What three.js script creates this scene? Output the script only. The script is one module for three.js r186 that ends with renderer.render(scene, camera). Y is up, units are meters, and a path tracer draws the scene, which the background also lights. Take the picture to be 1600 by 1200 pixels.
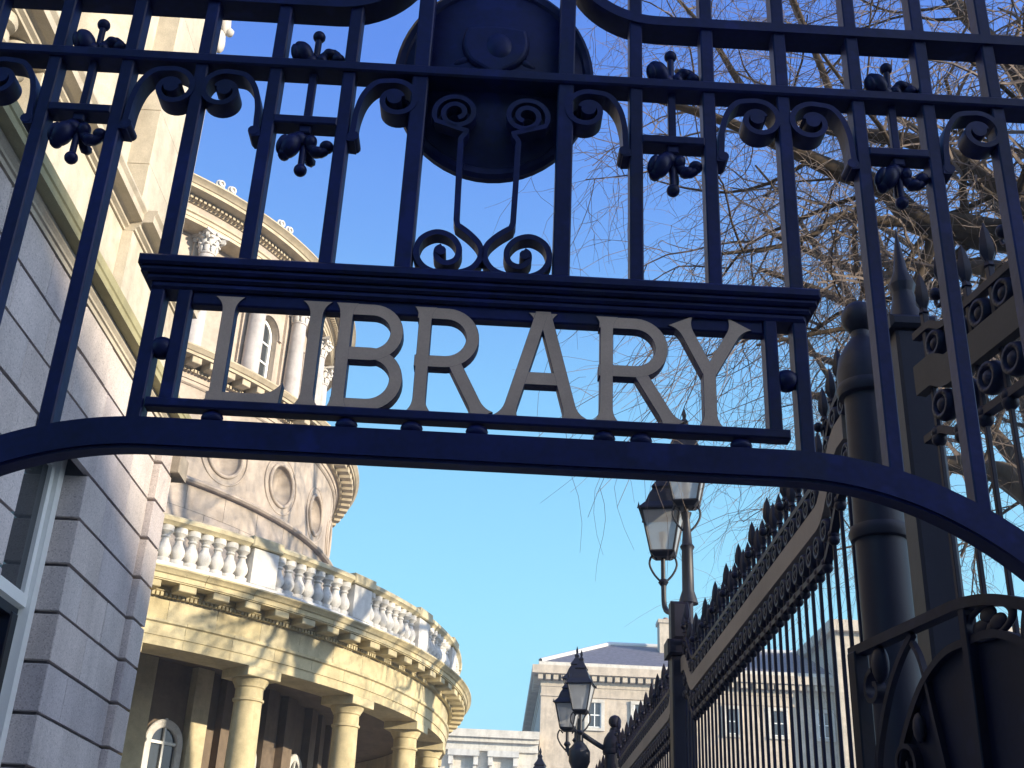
import * as THREE from 'three';
import { mergeGeometries, toCreasedNormals } from 'three/addons/utils/BufferGeometryUtils.js';
import { Brush, Evaluator, SUBTRACTION } from 'three-bvh-csg';

// ------------------------------------------------------------------ camera, sky, sun, exposure
const R = THREE.MathUtils.degToRad;
const scene = new THREE.Scene();
const EYE = new THREE.Vector3(0, 1.65, 0), PITCH = R(25.688), ROLL = R(2.639);
const camera = new THREE.PerspectiveCamera(35.86, 4 / 3, 0.05, 600);
camera.position.copy(EYE);
camera.up.set(-Math.sin(ROLL), Math.cos(ROLL) * Math.cos(PITCH), Math.cos(ROLL) * Math.sin(PITCH));
camera.lookAt(EYE.x, EYE.y + Math.sin(PITCH), EYE.z - Math.cos(PITCH));
scene.add(camera);

const renderer = new THREE.WebGLRenderer({ antialias: true });
renderer.setSize(1024, 768);
renderer.toneMapping = THREE.LinearToneMapping;
renderer.toneMappingExposure = 1.9;
renderer.shadowMap.enabled = true;
renderer.shadowMap.type = THREE.PCFSoftShadowMap;

const SUN_AZ = R(62), SUN_EL = R(12);   // azimuth from +z (behind the camera) towards +x
const sunDir = new THREE.Vector3(Math.sin(SUN_AZ) * Math.cos(SUN_EL), Math.sin(SUN_EL), Math.cos(SUN_AZ) * Math.cos(SUN_EL));
const sun = new THREE.DirectionalLight(new THREE.Color(1, 0.87, 0.67), 4.6);
sun.position.copy(sunDir).multiplyScalar(120);
sun.castShadow = true;
Object.assign(sun.shadow.camera, { left: -60, right: 60, top: 40, bottom: -40, near: 1, far: 300 });
sun.shadow.mapSize.set(4096, 4096);
scene.add(sun, sun.target);

{ // clear winter sky: pale cyan low down, deep blue overhead
  const W = 256, H = 128, data = new Float32Array(W * H * 4);
  const stops = [[-90, 0.0816, 0.0897, 0.0979], [-4, 0.1142, 0.1305, 0.155], [0, 0.2774, 0.4487, 0.5384], [8, 0.2203, 0.4732, 0.6037], [15, 0.182, 0.434, 0.585], [24, 0.136, 0.335, 0.55], [32.0, 0.09, 0.218, 0.505], [40.0, 0.06, 0.152, 0.47], [60.0, 0.0395, 0.0918, 0.3323], [90, 0.0326, 0.0734, 0.2692]];
  for (let j = 0; j < H; j++) for (let i = 0; i < W; i++) {
    const el = ((j + .5) / H - .5) * 180, az = ((i + .5) / W - .5) * Math.PI * 2;
    let k = 1; while (k < stops.length - 1 && el > stops[k][0]) k++;
    const a = stops[k - 1], b = stops[k], t = THREE.MathUtils.clamp((el - a[0]) / (b[0] - a[0]), 0, 1);
    const d = new THREE.Vector3(Math.cos(az) * Math.cos(R(el)), Math.sin(R(el)), Math.sin(az) * Math.cos(R(el)));
    const near = Math.max(0, d.dot(sunDir)), glow = el > -2 ? .5 * near ** 1.5 * Math.exp(-el / 40) + 1.3 * near ** 6 : 0;   // forward scattering round the sun
    for (let c = 0; c < 3; c++) data[(j * W + i) * 4 + c] = a[c + 1] + (b[c + 1] - a[c + 1]) * t + glow * [.9, .92, 1][c];
    data[(j * W + i) * 4 + 3] = 1;
  }
  const sky = new THREE.DataTexture(data, W, H, THREE.RGBAFormat, THREE.FloatType);
  sky.mapping = THREE.EquirectangularReflectionMapping;
  sky.magFilter = sky.minFilter = THREE.LinearFilter;
  sky.needsUpdate = true;
  scene.background = sky; scene.environment = sky;
}

scene.fog = new THREE.FogExp2(new THREE.Color(.72, .84, .98), .0018);

// ------------------------------------------------------------------ helpers
let seed = 7;
const rnd = () => { seed = (seed + 0x6d2b79f5) | 0; let t = Math.imul(seed ^ (seed >>> 15), 1 | seed); t = (t + Math.imul(t ^ (t >>> 7), 61 | t)) ^ t; return ((t ^ (t >>> 14)) >>> 0) / 4294967296; };
const rr = (a, b) => a + (b - a) * rnd();
const V = (x, y, z) => new THREE.Vector3(x, y, z);
const taken = {};
const numbered = (n) => { const k = taken[n] = (taken[n] ?? -1) + 1; return k ? n + '_' + String(k).padStart(3, '0') : n; };
function tag(o, label, category, group, kind) {
  o.userData = { label, category };
  if (group) o.userData.group = group;
  if (kind) o.userData.kind = kind;
  return o;
}
function thing(name, label, category, pos = [0, 0, 0], turn = 0, group) {
  const o = new THREE.Group(); o.name = numbered(name); o.position.set(...pos); o.rotation.y = turn;
  scene.add(o); return tag(o, label, category, group);
}
const shade = (m) => { m.castShadow = true; m.receiveShadow = true; return m; };
const clean = (g) => {
  g = g.index ? g.toNonIndexed() : g;
  for (const k of Object.keys(g.attributes)) if (!['position', 'normal', 'uv'].includes(k)) g.deleteAttribute(k);
  if (!g.attributes.normal) g.computeVertexNormals();
  if (!g.attributes.uv) g.setAttribute('uv', new THREE.BufferAttribute(new Float32Array(g.attributes.position.count * 2), 2));
  g.clearGroups(); return g;
};
function uvBox(g, s = .5) {   // metre-true texture coordinates by the dominant axis of each face
  const p = g.attributes.position, n = g.attributes.normal, uv = g.attributes.uv;
  for (let i = 0; i < p.count; i += 3) {
    const a = [0, 0, 0];
    for (let k = 0; k < 3; k++) { a[0] += Math.abs(n.getX(i + k)); a[1] += Math.abs(n.getY(i + k)); a[2] += Math.abs(n.getZ(i + k)); }
    for (let k = 0; k < 3; k++) {
      const x = p.getX(i + k), y = p.getY(i + k), z = p.getZ(i + k);
      if (a[1] > a[0] && a[1] > a[2]) uv.setXY(i + k, x * s, z * s);
      else if (a[0] > a[2]) uv.setXY(i + k, z * s, y * s); else uv.setXY(i + k, x * s, y * s);
    }
  }
  return g;
}
function part(name, geos, mat, parent, label) {
  geos = (Array.isArray(geos) ? geos : [geos]).map(clean);
  const g = uvBox(geos.length > 1 ? mergeGeometries(geos) : geos[0]);
  const m = shade(new THREE.Mesh(g, mat)); m.name = name;
  if (label) m.userData.label = label;
  (parent || scene).add(m); return m;
}
const box = (w, h, d, x = 0, y = 0, z = 0) => new THREE.BoxGeometry(w, h, d).translate(x, y, z);
const span = (x0, x1, y0, y1, z0, z1) => box(x1 - x0, y1 - y0, z1 - z0, (x0 + x1) / 2, (y0 + y1) / 2, (z0 + z1) / 2);
function chamfer(x0, x1, y0, y1, z0, z1, c = .003) {   // box with bevelled edges
  const s = new THREE.Shape([[x0 + c, y0 + c], [x1 - c, y0 + c], [x1 - c, y1 - c], [x0 + c, y1 - c]].map((q) => new THREE.Vector2(...q)));
  return new THREE.ExtrudeGeometry(s, { depth: z1 - z0 - 2 * c, bevelEnabled: true, bevelThickness: c, bevelSize: c, bevelSegments: 1 }).translate(0, 0, z0 + c);
}
const lathe = (pts, seg = 16) => toCreasedNormals(new THREE.LatheGeometry(pts.map((p) => new THREE.Vector2(...p)), seg).toNonIndexed(), .7);
const tube = (pts, r, seg = 12, rad = 6) => new THREE.TubeGeometry(new THREE.CatmullRomCurve3(pts), seg, r, rad);
function smooth2(pts, n = 8) {   // Catmull-Rom through 2D points
  const c = new THREE.SplineCurve(pts.map((p) => new THREE.Vector2(...p)));
  return c.getPoints((pts.length - 1) * n).map((p) => [p.x, p.y]);
}
function strip(pts, t, z0, z1, taper) {   // flat iron ribbon along a 2D path, t thick in the plane, from z0 to z1
  const L = [], Rr = [];
  for (let i = 0; i < pts.length; i++) {
    const a = pts[Math.max(0, i - 1)], b = pts[Math.min(pts.length - 1, i + 1)];
    const dx = b[0] - a[0], dy = b[1] - a[1], l = Math.hypot(dx, dy) || 1, w = t / 2 * (taper ? taper(i / (pts.length - 1)) : 1);
    L.push([pts[i][0] - dy / l * w, pts[i][1] + dx / l * w]); Rr.push([pts[i][0] + dy / l * w, pts[i][1] - dx / l * w]);
  }
  const P = [], q = (a, b, c, d) => P.push(...a, ...b, ...c, ...a, ...c, ...d), f = (p, z) => [p[0], p[1], z];
  for (let i = 0; i + 1 < pts.length; i++) {
    q(f(L[i], z1), f(Rr[i], z1), f(Rr[i + 1], z1), f(L[i + 1], z1));
    q(f(L[i], z0), f(L[i + 1], z0), f(Rr[i + 1], z0), f(Rr[i], z0));
    q(f(L[i], z0), f(L[i], z1), f(L[i + 1], z1), f(L[i + 1], z0));
    q(f(Rr[i], z0), f(Rr[i + 1], z0), f(Rr[i + 1], z1), f(Rr[i], z1));
  }
  const e = pts.length - 1;
  q(f(L[0], z0), f(Rr[0], z0), f(Rr[0], z1), f(L[0], z1)); q(f(L[e], z0), f(L[e], z1), f(Rr[e], z1), f(Rr[e], z0));
  const g = new THREE.BufferGeometry(); g.setAttribute('position', new THREE.Float32BufferAttribute(P, 3));
  g.computeVertexNormals();
  return toCreasedNormals(g, .5);
}
function arcPts(cx, cy, r, a0, a1, n = 12) { const o = []; for (let i = 0; i <= n; i++) { const a = R(a0 + (a1 - a0) * i / n); o.push([cx + r * Math.cos(a), cy + r * Math.sin(a)]); } return o; }
function spiral(cx, cy, r0, r1, a0, a1, n = 22) { const o = []; for (let i = 0; i <= n; i++) { const t = i / n, a = R(a0 + (a1 - a0) * t), r = r0 + (r1 - r0) * t; o.push([cx + r * Math.cos(a), cy + r * Math.sin(a)]); } return o; }

// ------------------------------------------------------------------ procedural materials
const hash = (x, y, s) => { let h = Math.imul(x, 374761393) + Math.imul(y, 668265263) + Math.imul(s, 2147483647 - 1013); h = Math.imul(h ^ (h >>> 13), 1274126177); return ((h ^ (h >>> 16)) >>> 0) / 4294967296; };
function vnoise(u, v, fx, fy, s) {   // tileable value noise
  const x = u * fx, y = v * fy, xi = Math.floor(x), yi = Math.floor(y), a = x - xi, b = y - yi, sa = a * a * (3 - 2 * a), sb = b * b * (3 - 2 * b);
  const h = (i, j) => hash(((i % fx) + fx) % fx, ((j % fy) + fy) % fy, s);
  return (h(xi, yi) * (1 - sa) + h(xi + 1, yi) * sa) * (1 - sb) + (h(xi, yi + 1) * (1 - sa) + h(xi + 1, yi + 1) * sa) * sb;
}
const fbm = (u, v, fx, fy, s, o = 5) => { let t = 0, a = .5, n = 0; for (let k = 0; k < o; k++) { t += a * vnoise(u, v, fx << k, fy << k, s + k); n += a; a *= .55; } return t / n; };
function tex(size, f, srgb) {
  const d = new Uint8Array(size * size * 4);
  for (let j = 0; j < size; j++) for (let i = 0; i < size; i++) { const c = f(i / size, j / size, i, j); for (let k = 0; k < 3; k++) d[(j * size + i) * 4 + k] = Math.max(0, Math.min(255, (Array.isArray(c) ? c[k] : c) * 255)); d[(j * size + i) * 4 + 3] = 255; }
  const t = new THREE.DataTexture(d, size, size); t.wrapS = t.wrapT = THREE.RepeatWrapping; t.magFilter = THREE.LinearFilter; t.minFilter = THREE.LinearMipmapLinearFilter; t.generateMipmaps = true;
  if (srgb) t.colorSpace = THREE.SRGBColorSpace; t.needsUpdate = true; return t;
}
const stoneTex = tex(512, (u, v, i, j) => {
  const big = fbm(u, v, 3, 3, 11), streak = fbm(u, v, 14, 2, 23), grain = hash(i, j, 5), fine = fbm(u, v, 24, 24, 31, 3);
  const st = Math.max(0, fbm(u, v, 5, 4, 77) - .55) * 1.5;
  const k = .78 + .18 * big + .15 * (streak - .5) + .10 * (fine - .5) + .10 * (grain - .5) - st * .22;
  return [k, k * (.99 - .03 * st), k * (.975 - .06 * st)];
}, true);
const graniteTex = tex(512, (u, v, i, j) => {
  const big = fbm(u, v, 4, 3, 51), g = hash(i >> 1, j >> 1, 8), fleck = g > .9 ? -.22 : g < .12 ? .12 : 0, streak = fbm(u, v, 10, 2, 63);
  const k = .76 + .18 * big + .18 * (streak - .5) + fleck * .5 + .06 * (hash(i, j, 9) - .5);
  return [k, k, k * 1.01];
}, true);
const bumpTex = tex(512, (u, v, i, j) => .5 * fbm(u, v, 20, 20, 91, 4) + .3 * fbm(u, v, 5, 5, 97) + .2 * hash(i, j, 12));
const barkTex = tex(256, (u, v) => { const k = .6 + .5 * fbm(u, v, 16, 3, 41) - .2; return [k, k * .95, k * .88]; }, true);
const slateTex = tex(256, (u, v, i, j) => { const row = Math.floor(v * 16), k = .75 + .25 * hash(Math.floor(u * 12 + (row % 2) * .5), row, 3) - ((v * 16) % 1 < .1 ? .25 : 0); return [k, k, k * 1.03]; }, true);
const col = (r, g, b) => new THREE.Color().setRGB(r, g, b);
const mat = (r, g, b, rough = .85, o = {}) => new THREE.MeshStandardMaterial({ color: col(r, g, b), roughness: rough, side: THREE.DoubleSide, ...o });
const stone = (r, g, b, map = stoneTex, bump = .006) => mat(r, g, b, .9, { map, bumpMap: bumpTex, bumpScale: bump });
const ironBump = tex(256, (u, v, i, j) => .6 * fbm(u, v, 24, 24, 17, 3) + .25 * fbm(u, v, 6, 6, 19) + .15 * hash(i, j, 2));
const ironMap = tex(256, (u, v, i, j) => { const chip = fbm(u, v, 26, 26, 61, 3) > .70 ? .5 : 0, rust = fbm(u, v, 7, 7, 71) > .66 ? .35 : 0, k = .45 + .6 * fbm(u, v, 9, 9, 27) + .14 * (hash(i, j, 4) - .5); return [k + chip * .6 + rust, k + chip * .5 + rust * .4, k + chip * .3 - rust * .2]; }, true);
const letterMap = tex(256, (u, v, i, j) => { const k = .84 + .2 * fbm(u, v, 5, 5, 33) + .05 * (hash(i, j, 6) - .5); return [k, k * .99, k * .97]; }, true);
const M = {
  iron: new THREE.MeshPhysicalMaterial({ color: col(.0065, .011, .088), roughness: .44, specularIntensity: .5, side: THREE.DoubleSide, map: ironMap, bumpMap: ironBump, bumpScale: .0022 }),
  ironFar: new THREE.MeshPhysicalMaterial({ color: col(.008, .008, .034), roughness: .5, specularIntensity: .5, side: THREE.DoubleSide, map: ironMap, bumpMap: ironBump, bumpScale: .001 }),
  bronze: mat(.60, .41, .29, .75, { map: letterMap, bumpMap: ironBump, bumpScale: .0008 }),
  granite: [stone(.72, .64, .585, graniteTex), stone(.79, .70, .64, graniteTex), stone(.65, .58, .555, graniteTex), stone(.77, .67, .60, graniteTex)],
  joint: mat(.14, .125, .125, .95),
  lime: stone(.66, .61, .51), limeMoss: stone(.40, .38, .22),
  lime2: stone(.60, .55, .46), soffit: stone(.34, .30, .25),
  colo: [stone(.70, .60, .36), stone(.67, .58, .35), stone(.73, .64, .40), stone(.70, .62, .41)],
  white: stone(.80, .79, .76), drum: [stone(.50, .43, .37), stone(.54, .46, .39), stone(.47, .41, .37)], drumTop: stone(.58, .50, .37),
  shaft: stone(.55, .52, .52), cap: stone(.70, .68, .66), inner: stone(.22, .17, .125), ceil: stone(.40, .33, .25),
  sash: mat(.78, .78, .74, .5), glass: mat(.035, .04, .045, .04, { metalness: .0 }),
  far: [stone(.68, .58, .46), stone(.66, .57, .45)], farWhite: stone(.80, .76, .68), slate: mat(.16, .15, .17, .7, { map: slateTex }), lead: mat(.55, .55, .55, .6),
  brick: stone(.30, .15, .10), bark: mat(.13, .10, .07, .95, { map: barkTex, bumpMap: barkTex, bumpScale: .012 }), twig: mat(.155, .12, .10, .9), lampGlass: new THREE.MeshPhysicalMaterial({ color: col(.62, .64, .67), roughness: .3, transmission: .55, thickness: 0, side: THREE.DoubleSide }),
  pier: new THREE.MeshPhysicalMaterial({ color: col(.012, .011, .022), roughness: .5, specularIntensity: .6, side: THREE.DoubleSide, bumpMap: ironBump, bumpScale: .0015 }),
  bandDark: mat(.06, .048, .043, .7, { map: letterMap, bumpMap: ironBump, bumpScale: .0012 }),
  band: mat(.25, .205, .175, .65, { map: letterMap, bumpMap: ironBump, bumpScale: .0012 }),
  lampIron: mat(.012, .013, .022, .5), ground: stone(.30, .285, .26), path: stone(.42, .39, .35), grass: stone(.06, .10, .03),
};

// ------------------------------------------------------------------ the setting
const ground = part('ground', box(400, .2, 400, 0, -.1, -60), M.ground); ground.userData.kind = 'structure';
const path = part('path', box(3.2, .02, 60, -.6, .012, -32), M.path); path.userData.kind = 'structure';

// ------------------------------------------------------------------ the terrace across the street, behind the viewer: it shades the gate
{
  const t = thing('street_terrace', 'tall pale terrace across the street from the gate', 'building', [42, 0, 31]);
  part('wall', span(-65, 65, 0, 19.7, -5, 5), M.farWhite, t);
  part('parapet', span(-65.2, 65.2, 19.7, 20.5, -5.2, 5.2), M.far[0], t);
  const wg = [], fg = [];
  for (let i = 0; i < 36; i++) for (let k = 0; k < 5; k++) { const x = -63 + i * 3.6, y = 1.2 + k * 3.5; fg.push(span(x - .7, x + .7, y, y + 2.1, -5.05, -5)); wg.push(span(x - .58, x + .58, y + .12, y + 1.98, -5.07, -5.05)); }
  part('window', fg, M.sash, t); part('pane', wg, M.glass, t);
}

// ------------------------------------------------------------------ library wing on the left
{
  const t = thing('library_wing', 'granite library wing with grooved ashlar courses and sash window left of the gate', 'building');
  const X = -3, Z1 = -9.42, courses = [];
  // backing wall and the sash window's opening (z -8.0 .. -6.95, y 2.2 .. 4.79)
  part('wall', [span(-6, X - .03, 0, 5.66, -6.95, -1.9), span(-6, X - .03, 0, 5.66, -9.75, -8.04), span(-6, X - .03, 4.83, 5.66, -8.04, -6.95), span(-6, X - .03, 0, 2.0, -8, -6.95), span(-6, -3.36, 2.0, 4.79, -8, -6.95)], M.joint, t);
  part('wall', span(-3.03, -3.0, 0, 2.26, -9.4, -1.9), M.granite[0], t);
  for (let k = 0; k < 11; k++) {
    const top = 4.96 + .335 * 2 - .335 * k, y1 = top - .012, y0 = top - .335 + .012;
    const put = (p, q, ret) => part('ashlar_block', chamfer(ret ? -3.19 : X - .05, X + rr(-.003, .003), y0, y1, q + .002, p - .002, .006), M.granite[Math.floor(rnd() * 4)], t);
    const run = (from, to, atJamb) => { let z = from, first = true; while (z - to > .95) { const q = z - rr(.56, .84) * (first && k % 2 ? .6 : 1); put(z, q, first && atJamb); z = q; first = false; } put(z, to, first && atJamb); };
    if (y0 > 1.95 && y1 < 4.81) { run(-3.1, -6.95, false); run(-8, Z1, true); } else run(-3.1 - .3 * (k % 2), Z1, false);
    // the narrow corner strip stands 6 cm proud
    part('quoin_block', chamfer(-3.4, X + .06, y0, y1, -9.78, Z1 - .012, .008), M.granite[k % 4], t);
  }
  part('quoin_block', span(-3.4, X + .06, 0, 1.93, -9.78, Z1 - .012), M.granite[1], t);
  // sash window
  const w = part('window', [span(-3.3, -3.17, 2.0, 4.79, -8.0, -7.91), span(-3.3, -3.17, 2.0, 4.79, -7.04, -6.95), span(-3.3, -3.17, 4.69, 4.79, -7.91, -7.04), span(-3.31, -3.17, 2.0, 2.1, -7.91, -7.04)], M.sash, t);
  part('sash', [span(-3.28, -3.20, 3.62, 3.70, -7.91, -7.04), span(-3.26, -3.205, 3.70, 4.69, -7.91, -7.85), span(-3.26, -3.205, 3.70, 4.69, -7.1, -7.04), span(-3.26, -3.205, 4.62, 4.69, -7.85, -7.1)], M.sash, w);
  part('sash', [span(-3.33, -3.27, 3.54, 3.62, -7.91, -7.04), span(-3.33, -3.275, 2.1, 3.54, -7.91, -7.84), span(-3.33, -3.275, 2.1, 3.54, -7.11, -7.04)], M.sash, w);
  part('pane', span(-3.245, -3.235, 3.70, 4.62, -7.85, -7.1), M.glass, w);
  part('pane', span(-3.315, -3.305, 2.1, 3.54, -7.84, -7.11), M.glass, w);
  // string course with its soffit, extruded along z
  const along = (pts, z0, z1) => { const s = new THREE.Shape(pts.map((p) => new THREE.Vector2(...p))); return new THREE.ExtrudeGeometry(s, { depth: z1 - z0, bevelEnabled: false }).translate(0, 0, z0); };
  part('string_course', along([[-3.2, 5.63], [-2.99, 5.63], [-2.99, 5.665], [-2.975, 5.67], [-2.975, 5.69], [-2.955, 5.71], [-2.95, 5.735], [-3.2, 5.735]], -9.86, -1.9), M.lime2, t);
  part('string_course', along([[-3.3, 5.738], [-2.868, 5.738], [-2.868, 5.79], [-2.858, 5.80], [-2.858, 5.87], [-3.3, 5.95]], -9.94, -1.9), M.limeMoss, t, 'mossy projecting string course');
  part('wall', [span(-6, -3.2, 5.66, 6.2, -9.75, -1.9), span(-6, -3.5, 0, 6.2, -10.38, -9.78)], M.lime, t);
  // upper storey: balustrade course, pedestals, cap moulding, pilaster
  part('pedestal', span(-6, -3.45, 6.2, 7.2, -8.8, -6.75), M.lime, t);
  part('pedestal', span(-6, -3.36, 6.2, 7.2, -10.4, -8.805), M.lime, t);
  part('wall', span(-6, -3.72, 6.2, 7.2, -6.75, -1.9), M.lime, t);
  for (let i = 0; i < 9; i++) part('baluster', lathe([[.001, 6.2], [.1, 6.2], [.1, 6.3], [.06, 6.35], [.11, 6.55], [.1, 6.7], [.055, 6.88], [.06, 6.95], [.095, 6.98], [.1, 7.02], [.095, 7.06], [.07, 7.08], [.07, 7.1], [.12, 7.12], [.13, 7.16], [.12, 7.2], [.001, 7.2]], 20).translate(-3.56, 0, -6.52 + i * .33), M.lime2, t);
  const capP = (x) => [[-6, 7.2], [x + .02, 7.2], [x + .02, 7.225], [x + .05, 7.24], [x + .05, 7.27], [x + .075, 7.285], [x + .16, 7.29], [x + .16, 7.36], [x + .185, 7.39], [x + .185, 7.41], [-6, 7.46]];
  part('cap_moulding', along(capP(-3.45), -8.8, -1.9), M.lime2, t);
  part('cap_moulding', along(capP(-3.36), -10.55, -8.802), M.lime2, t);
  part('wall', span(-6, -3.66, 7.4, 13.5, -10.2, -1.9), M.lime, t);
  for (let k = 0; k < 5; k++) part('pilaster_drum', chamfer(-4.2, -3.45, 7.5 + k * .62, 8.116 + k * .62, -10.37, -9.1, .004), M.lime, t);
  for (let k = 0; k < 5; k++) part('pilaster_drum', lathe([[.001, 7.47 + k * .62], [.38, 7.47 + k * .62], [.375, 8.085 + k * .62], [.001, 8.085 + k * .62]], 28).translate(-3.66, 0, -7.75), M.lime, t);
  { // acanthus corner capital
    const g = [span(-4.2, -3.47, 10.6, 11.2, -10.35, -9.12), span(-4.3, -3.28, 11.2, 11.32, -10.55, -8.95)];
    for (let k = 0; k < 2; k++) for (let i = 0; i < 5; i++) for (const s of [0, 1]) {
      const leaf = new THREE.SphereGeometry(.12, 8, 6).scale(s ? .8 : .5, 1.3, s ? .5 : .8);
      g.push(s ? leaf.translate(-3.5 - i * .16, 10.72 + k * .25, -10.39 - k * .03) : leaf.translate(-3.44 + k * .03, 10.72 + k * .25, -10.37 + i * .29));
      const curl = new THREE.SphereGeometry(.055, 6, 5);
      g.push(s ? curl.translate(-3.5 - i * .16, 10.87 + k * .25, -10.49 - k * .03) : curl.translate(-3.36 + k * .03, 10.87 + k * .25, -10.39 + i * .29));
    }
    part('capital', g, M.cap, t);
  }
  part('entablature', span(-6, -3.4, 11.32, 12.9, -10.4, -1.9), M.lime, t);
  part('cornice', span(-6, -2.9, 12.9, 13.4, -10.8, -1.9), M.lime2, t);
  part('corner_block', chamfer(-3.1, -2.86, 5.31, 5.5, -9.96, -9.7, .01), M.soffit, t);
}

// ------------------------------------------------------------------ library rotunda: curved colonnade below, drum above
{
  const CX = -13.0, CZ = -28.1;
  const t = thing('library_rotunda', 'pale stone rotunda with curved column porch, balustrade and drum beyond the gate', 'building', [CX, 0, CZ]);
  const arc = (pts, a0, a1, seg, closed = true) => {   // pts = [radius, y]; angles in degrees from +x towards +z
    const p = pts.map((q) => new THREE.Vector2(...q)); if (closed) p.push(p[0].clone());
    return toCreasedNormals(new THREE.LatheGeometry(p, seg ?? Math.ceil((a1 - a0) / 1.6), R(90 - a1), R(a1 - a0)).toNonIndexed(), .5);
  };
  const at = (g, r, a, y = 0) => g.rotateY(R(90 - a)).translate(r * Math.cos(R(a)), y, r * Math.sin(R(a)));   // local +z looks outwards
  const A0 = -70, A1 = 96, COLS = [92.4, 79.4, 66.4, 53.4, 40.4, 27.6, 14.4, 1.4, -11, -23.8, -36.8, -49.8, -62.8], PIERS = [90.2, 78.3, 66.4, 54.5, 42.6, 30.7, 18.8, 6.9, -5, -16.9, -28.8, -40.7, -52.6, -64.5], pick = (a) => a[Math.floor(rnd() * a.length)];
  // inner wall with windows
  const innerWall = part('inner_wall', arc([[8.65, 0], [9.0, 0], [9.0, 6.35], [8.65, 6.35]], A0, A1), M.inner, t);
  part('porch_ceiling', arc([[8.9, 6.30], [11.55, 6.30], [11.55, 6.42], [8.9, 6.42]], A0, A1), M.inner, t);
  for (const a of [66, 52.8, 39.6, 26.6, 13.6, .6]) {
    const sh = new THREE.Shape(); sh.moveTo(-.40, 0); sh.lineTo(.40, 0); sh.lineTo(.40, 2.3); sh.absarc(0, 2.3, .40, 0, Math.PI); sh.lineTo(-.40, 0);
    const ho = new THREE.Path(); ho.moveTo(-.29, .12); ho.lineTo(-.29, 2.3); ho.absarc(0, 2.3, .29, Math.PI, 0, true); ho.lineTo(.29, .12); ho.lineTo(-.29, .12); sh.holes.push(ho);
    const w = part('window', at(new THREE.ExtrudeGeometry(sh, { depth: .12, bevelEnabled: true, bevelSize: .02, bevelThickness: .02, bevelSegments: 1, curveSegments: 20 }), 8.960, a, 2.55), M.white, t);
    const gl = new THREE.Shape(); gl.moveTo(-.29, .12); gl.lineTo(.29, .12); gl.lineTo(.29, 2.3); gl.absarc(0, 2.3, .29, 0, Math.PI);
    part('pane', at(new THREE.ExtrudeGeometry(gl, { depth: .02, bevelEnabled: false, curveSegments: 20 }), 9.010, a, 2.55), M.glass, w);
    part('frame', [at(span(-.02, .02, .12, 2.74, 0, .04), 9.035, a, 2.55), at(span(-.29, -.02, 1.4, 1.45, 0, .04), 9.035, a, 2.55), at(span(.02, .29, 1.4, 1.45, 0, .04), 9.035, a, 2.55), at(span(-.29, -.02, 2.28, 2.33, 0, .04), 9.035, a, 2.55), at(span(.02, .29, 2.28, 2.33, 0, .04), 9.035, a, 2.55)], M.sash, w);
  }
  for (const w of [66, 52.8, 39.6, 26.6, 13.6, .6]) for (const d of [-4.1, 4.1]) part('pilaster', at(span(-.2, .2, 0, 6.3, -.05, .16), 9.01, w + d), w === 39.6 ? M.colo[3] : M.inner, t);
  part('ceiling_light', at(lathe([[.001, 6.24], [.16, 6.24], [.2, 6.27], [.2, 6.3]], 20), 10.55, 21.5), M.sash, t, 'round white ceiling light');
  // columns
  const colG = lathe([[.001, 0], [.36, 0], [.36, .12], [.33, .14], [.34, .22], [.31, .26], [.28, .32], [.275, 1.9], [.262, 3.4], [.235, 5.33], [.235, 5.335], [.265, 5.345], [.268, 5.38], [.24, 5.39], [.236, 5.56], [.26, 5.58], [.26, 5.6], [.30, 5.66], [.315, 5.70], [.315, 5.712], [.001, 5.712]], 36);
  for (const a of COLS) {
    const c = part('column', at(colG.clone(), 11.5, a), M.colo[0], t);
    part('abacus', at(chamfer(-.36, .36, 5.714, 5.866, -.36, .36, .01), 11.5, a), M.colo[2], c);
  }
  // entablature, laid as separate curved stones
  for (let a = A1; a > A0; a -= 4.33) {
    const g = .015;
    part('architrave_stone', arc([[11.12, 5.868], [11.85, 5.868], [11.85, 6.02], [11.87, 6.025], [11.87, 6.22], [11.91, 6.24], [11.91, 6.285], [11.12, 6.285]], a - 4.33 + g, a - g, 5), pick(M.colo), t);
    part('frieze_stone', arc([[11.22, 6.288], [11.86, 6.288], [11.86, 6.63], [11.22, 6.63]], a - 4.33 + 1.7 + g, a + 1.7 - g, 5), pick(M.colo), t);
    part('cornice_stone', arc([[11.0, 6.803], [12.27, 6.803], [12.27, 6.82], [12.29, 6.825], [12.29, 6.90], [12.32, 6.915], [12.34, 6.95], [12.39, 6.985], [12.39, 7.01], [11.1, 7.02]], a - 4.33 + g, a - g, 5), pick(M.colo), t);
  }
  part('bed_moulding', arc([[11.4, 6.632], [11.87, 6.632], [11.88, 6.65], [11.9, 6.655], [11.9, 6.66], [11.92, 6.70], [11.96, 6.72], [11.96, 6.80], [11.4, 6.80]], A0, A1), M.colo[1], t);
  { const g = []; for (let a = A1; a > A0; a -= .36) g.push(at(span(-.024, .024, 6.634, 6.70, 0, .07), 11.89, a)); const d = part('dentil_course', g, M.colo[2], t); d.userData.kind = 'stuff'; }
  for (let a = A1; a > A0; a -= 2.9) part('modillion', at(chamfer(-.155, .155, 6.69, 6.801, 0, .33, .012), 11.92, a), pick(M.colo), t);
  // balustrade
  const balG = lathe([[.001, 7.16], [.125, 7.16], [.125, 7.24], [.075, 7.255], [.09, 7.28], [.122, 7.34], [.126, 7.40], [.10, 7.47], [.068, 7.53], [.058, 7.58], [.08, 7.60], [.08, 7.62], [.06, 7.635], [.085, 7.67], [.12, 7.70], [.12, 7.79], [.001, 7.79]], 14);
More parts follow.
